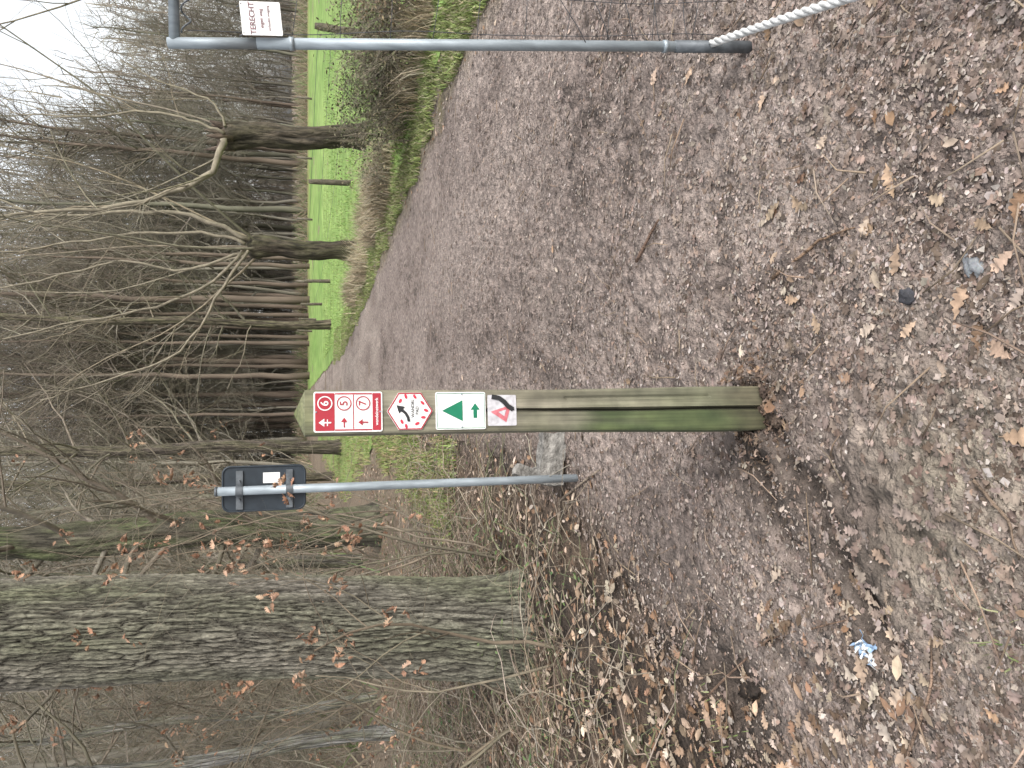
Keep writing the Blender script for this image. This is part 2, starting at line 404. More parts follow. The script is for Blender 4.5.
for nm, mm, cnt_, sd in (('blue_strip', 'blue', 8, 3), ('white_strip', 'white', 11, 8)):
    q = random.Random(sd); mb = MB()
    for i in range(cnt_):
        a = q.uniform(0, 6.3); L_ = q.uniform(.02, .05); w = q.uniform(.003, .007); p = Vector((q.uniform(-.02,.02), q.uniform(-.012,.012), 0))
        vs = []
        for k in range(5):
            t = k/4; c = p+Vector((cos(a+t*q.uniform(0,1)), sin(a+t*.6), 0))*L_*t+Vector((0, 0, .008*sin(t*7+i)))
            nrm = Vector((-sin(a), cos(a), q.uniform(-.6,.6)))*w
            vs += [tuple(c+nrm), tuple(c-nrm)]
        mb.add(vs, [(2*k, 2*k+1, 2*k+3, 2*k+2) for k in range(4)], (.5,.5,.5,1))
    mb.build(nm, M[mm], root)

# ------------------------------------------------------------------ waymark post
pb = gnd(752, 409)
POST = empty('waymark_post', (pb.x, pb.y, 0), 'square wooden post with four walking route signs and mossy lower half', 'signpost', rz=radians(6))
W = .064
def post_mesh():
    mb = MB(); rows = 150
    for i in range(rows+1):
        z = -.1+1.575*i/rows
        wid = W*(1+.17*(1-sstep(.0, .85, z)))
        prof = []
        nf = 18
        for k in range(nf+1):
            u = -1+2*k/nf; prof.append([u*wid, -W])
        for k in range(1, 7): prof.append([wid, -W+2*W*k/6])
        for k in range(1, 9): prof.append([wid-2*wid*k/8, W])
        for k in range(1, 6): prof.append([-wid, W-2*W*k/6])
        n = len(prof)
        for k, (x, y) in enumerate(prof):
            g = 0.; cx = .004*N(z*3, 1.)
            if k <= nf:
                if k == 9 and z < 1.0: g = .013*(.5+sstep(1., .7, z) if z < 1 else 0)
                if k == 9: x += cx
                if k == 14 and .2 < z < .7: g = .004
            if k in (0, nf, nf+6, nf+14): x *= .965; y *= .965
            y += g+.0012*N(x*50, z*5, y*40); x += .0012*N(y*50, z*6, 3.)
            tan_ = mixc((.150,.135,.098), (.215,.195,.148), .5+N(x*40, z*2.5, y*40))
            gr = mixc((.038,.055,.020), (.070,.088,.034), .5+N(x*30, z*8, 4.))
            f = 1-sstep(.30, .92, z+.25*N(x*20, z*6, 6.))
            side = 1. if (k <= 9) else (.42 if k <= nf else .12)
            if k > nf+6: side = .8
            c = mixc(tan_, gr, min(1., f*side*1.0+.2*side))
            c = mixc(c, (.075,.060,.036), .65*(1-sstep(.03, .22, z+.05*N(x*30, z*3))))
            if z > 1.43: c = mixc(c, (.11,.125,.045), .5)
            if k == 9 and z < .98: c = (.02,.018,.01,1)
            mb.v.append((x, y, z)); mb.c.append(c)
    for i in range(rows):
        for k in range(n):
            k2 = (k+1) % n; mb.f.append((i*n+k, i*n+k2, (i+1)*n+k2, (i+1)*n+k))
    o = len(mb.v); mb.v.append((0, 0, 1.505)); mb.c.append((.11,.125,.045,1))
    for k in range(n): mb.f.append((rows*n+k, rows*n+(k+1) % n, o))
    return mb.build('post', M['wood'], POST, smooth=False)
post_mesh()
def flat(name, polys, y, m, parent, th=0.):
    mb = MB()
    for pl in polys:
        n = len(pl)
        if th:
            vs = [(x, y, z) for x, z in pl]+[(x, y+th, z) for x, z in pl]
            fs = [tuple(range(n)), tuple(reversed(range(n, 2*n)))]+[(k, k+n, (k+1) % n+n, (k+1) % n) for k in range(n)]
        else: vs = [(x, y, z) for x, z in pl]; fs = [tuple(range(n))]
        mb.add(vs, fs, (.5,.5,.5,1))
    return mb.build(name, m, parent, smooth=False)
def rect(x0, x1, z0, z1, r=0., s=5):
    if not r: return [(x0, z0), (x1, z0), (x1, z1), (x0, z1)]
    o = []
    for cx, cz, a0 in ((x1-r, z0+r, -pi/2), (x1-r, z1-r, 0), (x0+r, z1-r, pi/2), (x0+r, z0+r, pi)):
        for k in range(s+1): a = a0+pi/2*k/s; o.append((cx+r*cos(a), cz+r*sin(a)))
    return o
def ringp(cx, cz, r0, r1, n=28, rot=0.):
    return [[(cx+r*cos(a+rot), cz+r*sin(a+rot)) for r, a in ((r0, 2*pi*k/n), (r1, 2*pi*k/n), (r1, 2*pi*(k+1)/n), (r0, 2*pi*(k+1)/n))] for k in range(n)]
def text(name, body, size, x, z, y, m, parent, rot=0.):
    cu = bpy.data.curves.new('font', 'FONT'); cu.body = body; cu.size = size; cu.align_x = 'CENTER'; cu.align_y = 'CENTER'; cu.offset = size*.012
    t = bpy.data.objects.new('font', cu); COL.objects.link(t)
    me = bpy.data.meshes.new_from_object(t.evaluated_get(bpy.context.evaluated_depsgraph_get()))
    bpy.data.objects.remove(t)
    for v in me.vertices:
        a, b = v.co.x, v.co.y; v.co = (x+a*cos(rot)-b*sin(rot), y, z+a*sin(rot)+b*cos(rot))
    me.materials.clear(); me.materials.append(m)
    o = bpy.data.objects.new(name, me); COL.objects.link(o); o.parent = parent; return o
def arrow(cx, cz, s, ang, w=.2):
    pts = [(-.5,-w/2),(.05,-w/2),(.05,-.33),(.5,0),(.05,.33),(.05,w/2),(-.5,w/2)]
    return [(cx+s*(x*cos(ang)-y*sin(ang)), cz+s*(x*sin(ang)+y*cos(ang))) for x, y in pts]
Y0 = -W-.0045; Y1 = Y0-.0012; Y2 = Y0-.0024
z1, z0 = 1.452, 1.262; hw = .057
s1 = flat('sign_board', [rect(-hw, hw, z0, z1, .006)], Y0, M['white'], POST, .003); s1['label'] = 'red and white board with node numbers 6, 5 and 7'
zz = [z1-.004, z1-.057, z1-.109, z1-.162, z0+.004]
flat('red_panel', [rect(-hw+.004, hw-.004, zz[1], zz[0], .003)], Y1, M['red'], s1)
flat('red_panel', [rect(-hw+.004, hw-.004, zz[4], zz[3], .003)], Y1, M['red'], s1)
flat('red_border', [rect(-hw+.004, -hw+.008, zz[3]+.001, zz[1]-.001), rect(hw-.008, hw-.004, zz[3]+.001, zz[1]-.001), rect(-hw+.009, hw-.009, zz[2]-.0013, zz[2]+.0013)], Y1, M['red'], s1)
for i, (num, inv) in enumerate((('6', 1), ('5', 0), ('7', 0))):
    cz = (zz[i]+zz[i+1])/2; mm = M['white'] if inv else M['red']
    flat('number_ring', ringp(.024, cz, .0175, .0205), Y2, mm, s1)
    text('number', num, .030, .024, cz, Y2, mm, s1)
cz = (zz[0]+zz[1])/2
flat('here_symbol', [arrow(-.030, cz, .034, pi/2, .11), rect(-.039, -.0325, cz-.008, cz-.0055), rect(-.0275, -.021, cz-.008, cz-.0055)], Y2, M['white'], s1)
flat('arrow', [arrow(-.030, (zz[1]+zz[2])/2, .028, 0, .13)], Y2, M['red'], s1)
flat('arrow', [arrow(-.030, (zz[2]+zz[3])/2, .028, pi/2, .13)], Y2, M['red'], s1)
text('small_print', 'wandelnetwerk', .0125, 0, (zz[3]+zz[4])/2, Y2, M['white'], s1)
hc = 1.183; hr = .0665
hexa = lambda r, c=hc: [(r*.93*cos(pi/2+k*pi/3), c+r*sin(pi/2+k*pi/3)) for k in range(6)]
s2 = flat('hexagon_sign', [hexa(hr)], Y0, M['white'], POST, .003); s2['label'] = 'white hexagon sign with dark red border and curved black arrow'
a, b = hexa(hr-.0008), hexa(hr-.0050)
flat('red_border', [[b[k], a[k], a[(k+1) % 6], b[(k+1) % 6]] for k in range(6)], Y1, M['red'], s2)
def bent(pts, w, hd):
    l, r = [], []
    for i, p in enumerate(pts):
        q0, q1 = pts[max(0, i-1)], pts[min(len(pts)-1, i+1)]; dx, dz = q1[0]-q0[0], q1[1]-q0[1]; m = math.hypot(dx, dz); nx, nz = -dz/m, dx/m
        l.append((p[0]+nx*w/2, p[1]+nz*w/2)); r.append((p[0]-nx*w/2, p[1]-nz*w/2))
    polys = [[r[i], r[i+1], l[i+1], l[i]] for i in range(len(pts)-1)]
    p = pts[-1]; d = (pts[-1][0]-pts[-2][0], pts[-1][1]-pts[-2][1]); m = math.hypot(*d); d = (d[0]/m, d[1]/m); nn = (-d[1], d[0])
    polys.append([(p[0]-nn[0]*hd*.6, p[1]-nn[1]*hd*.6), (p[0]+d[0]*hd, p[1]+d[1]*hd), (p[0]+nn[0]*hd*.6, p[1]+nn[1]*hd*.6)])
    return polys
flat('black_arrow', bent([(-.030, hc+.004), (-.018, hc+.006), (-.006, hc+.013), (.003, hc+.023)], .008, .022), Y2, M['black'], s2)
text('small_print', 'WANDEL', .0125, .008, hc-.008, Y1, M['black'], s2)
text('small_print', 'PAD', .0125, .002, hc-.021, Y1, M['black'], s2)
for x, z, a in ((-.030,.024,.4),(-.043,.012,.2),(.030,.028,-.5),(.043,.012,.3),(.042,-.014,.6),(.024,-.036,.8),(.002,-.046,1.2),(-.018,-.038,1.6),(-.036,-.020,2.)):
    flat('red_mark', [[(x+.0072*cos(t)*cos(a)-.0040*sin(t)*sin(a), hc+z+.0072*cos(t)*sin(a)+.0040*sin(t)*cos(a)) for t in [2*pi*k/10 for k in range(10)]]], Y2, M['redb'], s2)
z1, z0 = 1.108, .958; hw = .055
s3 = flat('sign_board', [rect(-hw, hw, z0, z1, .005)], Y0, M['white'], POST, .003); s3['label'] = 'white square board with green triangle above a small green arrow'
flat('green_border', [rect(-hw+.003, -hw+.0045, z0+.003, z1-.003), rect(hw-.0045, hw-.003, z0+.003, z1-.003), rect(-hw+.006, hw-.006, z1-.0045, z1-.003), rect(-hw+.006, hw-.006, z0+.003, z0+.0045)], Y1, M['green'], s3)
flat('green_triangle', [[(-.031, z1-.080), (.031, z1-.080), (0, z1-.018)]], Y1, M['green'], s3)
flat('green_arrow', [arrow(0, z0+.032, .044, 0, .26)], Y1, M['green'], s3)
z1, z0 = .951, .862; hw = .046
s4 = flat('worn_sticker', [rect(-hw, hw, z0, z1, .004)], Y0+.0025, M['sticker'], POST, .001); s4['label'] = 'worn grey sticker with faded red triangle and thick black curve'
zc = (z0+z1)/2
flat('red_triangle', [[(-.036, zc-.012), (.016, zc-.028), (-.004, zc+.036)]], Y0+.0012, M['pink'], s4)
flat('pale_centre', [[(-.018, zc-.006), (.002, zc-.012), (-.005, zc+.012)]], Y0+.0004, M['sticker'], s4)
flat('black_curve', bent([(.041, zc+.032), (.037, zc+.010), (.026, zc-.006), (.012, zc-.018), (.002, zc-.034)], .014, .005), Y0-.0006, M['black'], s4)
for (x, z) in ((0, 1.445), (0, 1.268), (-.048, 1.03), (.048, 1.03)):
    mbx = MB(); mbx.tube([Vector((x, Y0+.001, z)), Vector((x, Y0-.003, z))], [.0028, .0024], 10, (.4,.4,.4,1)); mbx.build('screw', M['zinc'], POST)

# ------------------------------------------------------------------ traffic sign seen from behind
tb = gnd(577, 478)
TS = empty('traffic_sign', (tb.x, tb.y, 0), 'galvanised pole carrying a small rounded traffic sign seen from behind', 'traffic sign')
topz = 1.865; rp = .022
mb = MB(); mb.tube([Vector((0, 0, -.2)), Vector((0, 0, .5)), Vector((0, 0, 1.2)), Vector((0, 0, topz))], [rp]*4, 24, (.4,.4,.4,1)); mb.build('pole', M['zinc'], TS)
mb = MB(); mb.tube([Vector((0, 0, topz)), Vector((0, 0, topz+.012))], [rp+.003, rp], 24, (.4,.4,.4,1)); mb.build('pole_cap', M['darkzinc'], TS)
pl = flat('sign_plate', [rect(-.104, .114, 1.455, 1.842, .035, 8)], rp+.010, M['plateback'], TS, .003); pl['label'] = 'dark grey back of a rounded upright sign plate'
mb = MB(); pts = rect(-.104, .114, 1.455, 1.842, .035, 8); pts = pts+[pts[0]]
mb.tube([Vector((x, rp+.011, z)) for x, z in pts], [.006]*len(pts), 6, (.4,.4,.4,1), cap=False); mb.build('rim', M['plateback'], pl)
flat('paper_label', [rect(.030, .082, 1.575, 1.655, .002)], rp+.0085, M['white'], pl)
for z in (1.53, 1.765):
    mb = MB(); mb.box(.0, rp+.003, z, .19, .008, .032); mb.tube([Vector((0, 0, z-.016)), Vector((0, 0, z+.016))], [rp+.004]*2, 24, (.4,.4,.4,1))
    mb.tube([Vector((-.045, rp, z)), Vector((-.045, -.012, z))], [.006]*2, 8, (.4,.4,.4,1)); mb.tube([Vector((.045, rp, z)), Vector((.045, -.012, z))], [.006]*2, 8, (.4,.4,.4,1))
    mb.build('clamp', M['darkzinc'], TS, smooth=False)
cb = gnd(572, 460); cbz = H(cb.x, cb.y)
def rough_block(sx, sy, sz, seed, n=14):
    mb = MB()
    import itertools
    for ax, sg in itertools.product(range(3), (-1, 1)):
        o = len(mb.v)
        for i in range(n+1):
            for j in range(n+1):
                u, v = -1+2*i/n, -1+2*j/n; p = [0, 0, 0]; p[ax] = sg; p[(ax+1) % 3] = u*sg; p[(ax+2) % 3] = v
                q = Vector((p[0]*sx/2, p[1]*sy/2, p[2]*sz/2))
                l = Vector(p).length; q *= 1-.07*(l-1)
                w = Vector((N(q.x*9+seed, q.y*9, q.z*9), N(q.x*9, q.y*9+seed, q.z*9), N(q.x*9, q.y*9, q.z*9+seed)))
                w2 = Vector((N(q.x*30+seed, q.y*30, q.z*30), N(q.x*30, q.y*30+seed, q.z*30), N(q.x*30, q.y*30, q.z*30+seed)))
                mb.v.append(tuple(q+w*.022+w2*.009)); mb.c.append((.5,.5,.5,1))
        for i in range(n):
            for j in range(n):
                a = o+i*(n+1)+j; mb.f.append((a, a+n+1, a+n+2, a+1))
    return mb
o = rough_block(.30, .10, .15, 3.).build('concrete_block', M['concrete']); o.location = (cb.x, cb.y+.12, cbz+.07); o.rotation_euler = (0, .10, .15)
tag(o, 'rough weathered grey block half sunk in litter beside the sign pole', 'block')
o = rough_block(.07, .06, .30, 8.).build('old_stake', M['concrete']); o.location = (cb.x-.10, cb.y+.22, cbz+.12); o.rotation_euler = (.1, .15, .3)
tag(o, 'short weathered stake stub behind the grey block and sign pole', 'stake')

# ------------------------------------------------------------------ fence at the right
fb = gnd(742, 47); ft = atY(168, 43, 2.5)
PN = empty('wire_fence', (fb.x, fb.y, 0), 'leaning grey tubular fence with wire mesh at the right edge', 'fence')
e = Vector((ft.x-fb.x, ft.y-fb.y, ft.z)); lat = Vector((1, -.12, 0)).normalized()
mb = MB(); mb.tube([e*t for t in (-.02, .5, .86)], [.0175]*3, 20, (.4,.4,.4,1)); mb.tube([e*.86, e*1.0], [.017]*2, 20, (.4,.4,.4,1)); mb.build('upright_tube', M['zinc'], PN)
mb = MB(); mb.tube([e*-.03, e*.13], [.0205, .0205], 20, (.4,.4,.4,1)); mb.build('foot_sleeve', M['darkzinc'], PN)
for t in (.145, .80):
    mb = MB(); mb.tube([e*t, e*(t+.008)], [.021]*2, 20, (.4,.4,.4,1)); mb.build('collar', M['zinc'], PN)
mb = MB(); a = e*.99; mb.tube([a, a+lat*1., a+lat*2.2], [.016]*3, 18, (.4,.4,.4,1)); mb.build('top_tube', M['zinc'], PN)
nrm = e.cross(lat).normalized(); en = e.normalized()
if nrm.y > 0: nrm = -nrm
mb = MB(); pts = []
for k in range(200):
    an = k*.55; pts.append(a-en*.035+lat*(.03+k*.006)+en*(.014*cos(an))+nrm*(.014*sin(an)))
mb.tube(pts, [.003]*len(pts), 5, (.4,.4,.4,1)); mb.build('wire_coil', M['darkzinc'], PN)
mb = MB()
for k in range(11):
    t = .10+.078*k; s0 = e*t; pts = [s0+lat*(2.2*j/22)-en*(.05*sin(pi*j/22)+.008*sin(j*.9+k*2)) for j in range(23)]
    mb.tube(pts, [.0013]*23, 5, (.4,.4,.4,1))
for k in range(18):
    w = .035+k*.11; pts = [e*(.02+.95*j/22)+lat*(w+.006*sin(j*.6+k*1.9))+nrm*.006*sin(j+k) for j in range(23)]
    mb.tube(pts, [.0014]*23, 5, (.4,.4,.4,1))
for k in range(5):
    pts = [e*(.10+.05*k)+lat*(1.3*j/24)+en*(.22*sin(pi*j/24)*(.4+.2*k)+.006*sin(j*1.3+k))-nrm*.02*sin(j*.5+k) for j in range(25)]
    mb.tube(pts, [.0016]*25, 5, (.4,.4,.4,1))
mb.build('wire_mesh', M['wire'], PN)
t = .850
nb = Vector((fb.x, fb.y, 0))+e*t+lat*.044+nrm*.026
NB = empty('notice_board', nb, 'small white notice with faded lettering hanging on the wire fence', 'sign'); NB.rotation_euler = (0, radians(-6), 0)
bd = flat('board', [rect(-.030, .074, -.060, .060, .004)], -.004, M['white'], NB, .003)
text('lettering', 'TERECHT', .0235, .022, .026, -.0055, M['faint'], bd)
text('small_print', 'eigen weg', .015, .022, .000, -.0055, M['faint'], bd)
text('small_print', 'verboden toegang', .011, .022, -.022, -.0055, M['faint'], bd)
for x in (-.024, .066):
    mb = MB(); mb.tube([Vector((x, -.006, .055)), Vector((x, .012, .063)), Vector((x, .02, .07))], [.0016]*3, 5, (.4,.4,.4,1)); mb.build('wire_tie', M['darkzinc'], NB)
r0 = Vector((fb.x, fb.y, 0))+e*.05-Vector((0, .02, 0)); r1 = gnd(905, -8, .03); rope = MB()
cen = []
far_ = r1+(r1-r0)*.6
for k in range(141):
    tt = k/140; p = r0.lerp(far_, tt); p.z = r0.z*(1-tt)**2+.03 + .03*sin(tt*3); p += Vector((0, -.04*sin(pi*tt), 0)); cen.append(p)
dr = (far_-r0).normalized(); ux = dr.cross(Vector((0, 0, 1))).normalized(); uy = dr.cross(ux)
for s_ in range(3):
    pts = [c+ux*(.0065*cos(i*.55+s_*2.094))+uy*(.0065*sin(i*.55+s_*2.094)) for i, c in enumerate(cen)]
    rope.tube(pts, [.0080]*len(pts), 7, (.5,.5,.5,1))
tag(rope.build('rope', M['rope']), 'thick twisted white rope tied to the foot of the wire fence', 'rope')

# ------------------------------------------------------------------ trees
def rdir(rr):
    return Vector((rr.gauss(0,1), rr.gauss(0,1), rr.gauss(0,1))).normalized()
def limb(mb, p, d, L_, r, depth, rr, kids, spread=.9, wob=.15, up=.05, seg=5, sides=5, col=(.2,.2,.2,1), tmin=.25, ends=None, shrink=(.45,.7), tipr=.35):
    pts = [p.copy()]; d = d.normalized(); dirs = [d.copy()]
    for i in range(seg):
        d = (d+rdir(rr)*wob+Vector((0, 0, up))).normalized(); p = p+d*(L_/seg); pts.append(p.copy()); dirs.append(d.copy())
    mb.tube(pts, [r*(1-(1-tipr)*i/seg) for i in range(seg+1)], sides, vary(col, .12, rr), cap=False)
    if ends is not None and depth <= 1: ends.append((pts[-1], dirs[-1])); ends.append((pts[seg//2], dirs[seg//2]))
    if depth <= 0: return
    for k in range(kids[0]):
        t = tmin+(1-tmin)*(k+rr.random())/kids[0]; f = t*seg; i = min(seg-1, int(f)); q = pts[i].lerp(pts[i+1], f-i)
        ax = dirs[i].cross(rdir(rr)).normalized(); nd = (dirs[i]*cos(spread)+ax*sin(spread*rr.uniform(.6, 1.2))).normalized()
        limb(mb, q, nd, L_*rr.uniform(*shrink)*(1.15-.5*t), max(r*(1-.6*t)*.55, r*.12), depth-1, rr, kids[1:], spread, wob*1.15, up, max(3, seg-1), max(3, sides-1), col, .2, ends, shrink, tipr)
def forest_proto(seed, hgt, r, low, col, tcol):
    rr = random.Random(seed); root = empty('bare_tree', (0, 0, 0), 'x', 'tree')
    mb = MB(); pts = []; x = y = 0; n = 14
    for i in range(n+1):
        x += rr.uniform(-.15,.15); y += rr.uniform(-.15,.15); pts.append(Vector((x, y, hgt*i/n-.3*(i == 0))))
    mb.tube(pts, [r*(1.25 if i == 0 else 1)*(1-.85*i/n)+.02 for i in range(n+1)], 8, tcol); mb.build('trunk', M['farbark'], root)
    mc = MB()
    for k in range(32):
        t = low+(1-low)*(k+rr.random())/32; f = t*n; i = min(n-1, int(f)); p = pts[i].lerp(pts[i+1], f-i)
        a = rr.uniform(0, 6.3); d = Vector((cos(a), sin(a), rr.uniform(.2, 1.2)))
        limb(mc, p, d, hgt*.28*(1.15-.75*t)*rr.uniform(.6, 1.2), r*.38*(1.1-t)+.02, 2, rr, (7, 6), .8, .25, .08, 4, 3, col)
    mc.build('crown', M['farbark'], root)
    return root
haze_col = (.150,.136,.108,1); haze_col2 = (.130,.110,.086,1)  # far tree colours lightened to paint in aerial haze, on top of bark tone
protos = [forest_proto(11, 19, .19, .25, haze_col, (.135,.125,.098,1)), forest_proto(12, 21, .22, .30, haze_col, (.115,.110,.082,1)), forest_proto(13, 17, .12, .2, (.165,.148,.118,1), (.155,.142,.116,1)),
          forest_proto(14, 20, .18, .4, haze_col2, (.112,.086,.068,1)), forest_proto(15, 15, .10, .15, (.175,.158,.126,1), (.165,.15,.122,1))]
lab = [('tall grey bare tree standing in the wood behind the field', 'bare trees in the far wood'), ('slim bare tree with fine twigs in the wood left of the path', 'bare trees left of the path'),
       ('dark brown trunk in the grove at the far end of the path', 'dark trunks at the end of the path')]
rr = random.Random(21); placed = []; first = set()
def put(i, x, y, sc, which, wsc=1.):
    p = protos[i]; s3_ = (sc*wsc, sc*wsc, sc)
    if i not in first: first.add(i); o = p; o.location = (x, y, H(x, y)); o.rotation_euler = (0, 0, rr.uniform(0, 6.3)); o.scale = s3_
    else: o = dup(p, (x, y, H(x, y)), rr.uniform(0, 6.3), s3_)
    o['label'], o['group'] = lab[which]
n = 0
while n < 165:
    y = rr.uniform(76, 104); x = rr.uniform(-12, 72) if n % 3 else rr.uniform(-10, 26)
    if any((x-a)**2+(y-b)**2 < .9 for a, b in placed): continue
    mx_ = 1.8-.8*sstep(18, 38, x)
    placed.append((x, y)); put(rr.choice((0,1,2,2,3,4,4)), x, y, rr.uniform(.8, mx_), 0, rr.uniform(.75, 1.05)); n += 1
for i in range(18):
    x = -3+i*.85+rr.uniform(-.4, .4); y = rr.uniform(68, 80); placed.append((x, y)); put(3, x, y, rr.uniform(1.2, 1.7), 2, rr.uniform(.6, 1.0))
n = 0
while n < 115:
    y = rr.uniform(17, 95); x = -rr.uniform(3.2, 75)
    if x < -y*.68-6: continue
    if x > -3-.03*y-1.5*sstep(15, 24, y): continue
    if y < 30 and rr.random() < .35: continue
    if any((x-a)**2+(y-b)**2 < 4 for a, b in placed): continue
    placed.append((x, y)); put(rr.choice((0,1,2,3,4,4)), x, y, rr.uniform(.75, 1.25)*(.85+.35*sstep(15, 45, y)), 1); n += 1
def sliver(mb, x, y, z, d, L_, w, col):
    a = d.cross(Vector((0, 1, 0))).normalized()*w
    p = Vector((x, y, z)); q = p+d*L_*.5+rdir(rr)*L_*.08; e_ = p+d*L_
    mb.add([tuple(p-a), tuple(p+a), tuple(q+a*.7), tuple(q-a*.7), tuple(e_)], [(0,1,2,3),(3,2,4)], col)
mb = MB(); rr = random.Random(5)
for i in range(150000):
    x = rr.uniform(-110, 95) if i % 2 else rr.uniform(-75, 32); y = rr.uniform(100, 140); tr = rr.random() < .06
    top = 42+5*N(x*.07, 1.)+4*N(x*.25, 4.)-17*sstep(22, 44, x)
    z = H(x, y)+rr.random()**(1.6 if tr else .88)*top
    d = (Vector((rr.uniform(-.05,.05), 0, 1)) if tr else (rdir(rr)+Vector((0, 0, .7)))).normalized(); L_ = rr.uniform(3, 8) if tr else rr.uniform(1.2, 3.6); w = rr.uniform(.06, .16) if tr else rr.uniform(.018, .060)
    sliver(mb, x, y, z, d, L_, w, vary(rr.choice([(.195,.182,.150),(.168,.152,.122),(.14,.122,.096)]), .2, rr))
tag(mb.build('distant_wood', M['farbark'], smooth=False), 'dense grey mass of leafless woodland closing the far background', 'woodland', kind='stuff')
mb = MB()
for i in range(44000):
    y = rr.uniform(14, 70); x = -3-.03*y-1.5*sstep(15, 24, y)-rr.random()*.7*y-rr.random()*.5
    top = 3+10*(.5+N(x*.15, y*.15, 8.))*min(1.7, y/25)
    z = H(x, y)+rr.random()**1.05*top; d = (rdir(rr)+Vector((0, 0, .7))).normalized()
    sliver(mb, x, y, z, d, rr.uniform(.5, 2.0), rr.uniform(.004, .009)*(1+y*.03), vary(rr.choice([(.18,.16,.125),(.15,.125,.092),(.125,.114,.082)]), .2, rr))
tag(mb.build('thicket', M['farbark'], smooth=False), 'grey brown mass of thin twigs filling the wood left of the path', 'thicket', kind='stuff')
mb = MB()
for i in range(22000):
    if rr.random() < .5: x = rr.uniform(-10, 75); y = rr.uniform(76, 84)
    else:
        y = rr.uniform(12, 80); x = -rr.uniform(3.0, 60)
        if x > -2.8-.03*y-1.5*sstep(15, 24, y): continue
    z = H(x, y); d = (rdir(rr)+Vector((0, 0, 1.2))).normalized(); L_ = rr.uniform(.3, 1.8); w = rr.uniform(.008, .02)*(1+y*.012)
    a = d.cross(Vector((0, 1, 0))).normalized()*w; p = Vector((x, y, z)); e_ = p+d*L_
    mb.add([tuple(p-a), tuple(p+a), tuple(e_+a*.4), tuple(e_-a*.4)], [(0,1,2,3)], vary(rr.choice([(.20,.16,.115),(.17,.13,.09),(.16,.15,.10),(.10,.13,.055)]), .25, rr))
tag(mb.build('woodland_undergrowth', M['farbark'], smooth=False), 'brown twiggy undergrowth along the foot of the woods', 'undergrowth', kind='stuff')

def rough_trunk(mb, pts, rad, sides, col, moss, seed, amp=.16, fr=3., ma=1.):
    vs = []; fs = []; cs = []; n = len(pts)
    for i, p in enumerate(pts):
        for k in range(sides):
            a = 2*pi*k/sides; f_ = noise.fractal(Vector((cos(a)*fr*.5+seed, sin(a)*fr*.5, p.z*1.3)), 1., 2., 4)
            g_ = noise.fractal(Vector((cos(a)*fr*2.2+seed, sin(a)*fr*2.2, p.z*2.6)), 1., 2., 3)
            q = 1+amp*f_+amp*.35*g_+.05*sin(a*5+seed+p.z)
            vs.append((p.x+cos(a)*rad[i]*q, p.y+sin(a)*rad[i]*q, p.z))
            m_ = max(0., min(1., .5+1.4*N(cos(a)*1.5+seed, sin(a)*1.5, p.z*1.4)))*ma
            c = mixc(col, moss, m_); cs.append(mixc((.02,.017,.013), c, max(.15, min(1., .7+g_*1.3))))
    for i in range(n-1):
        for k in range(sides):
            k2 = (k+1) % sides; fs.append((i*sides+k, i*sides+k2, (i+1)*sides+k2, (i+1)*sides+k))
    fs.append(tuple(range((n-1)*sides, n*sides))); mb.add(vs, fs, cs)
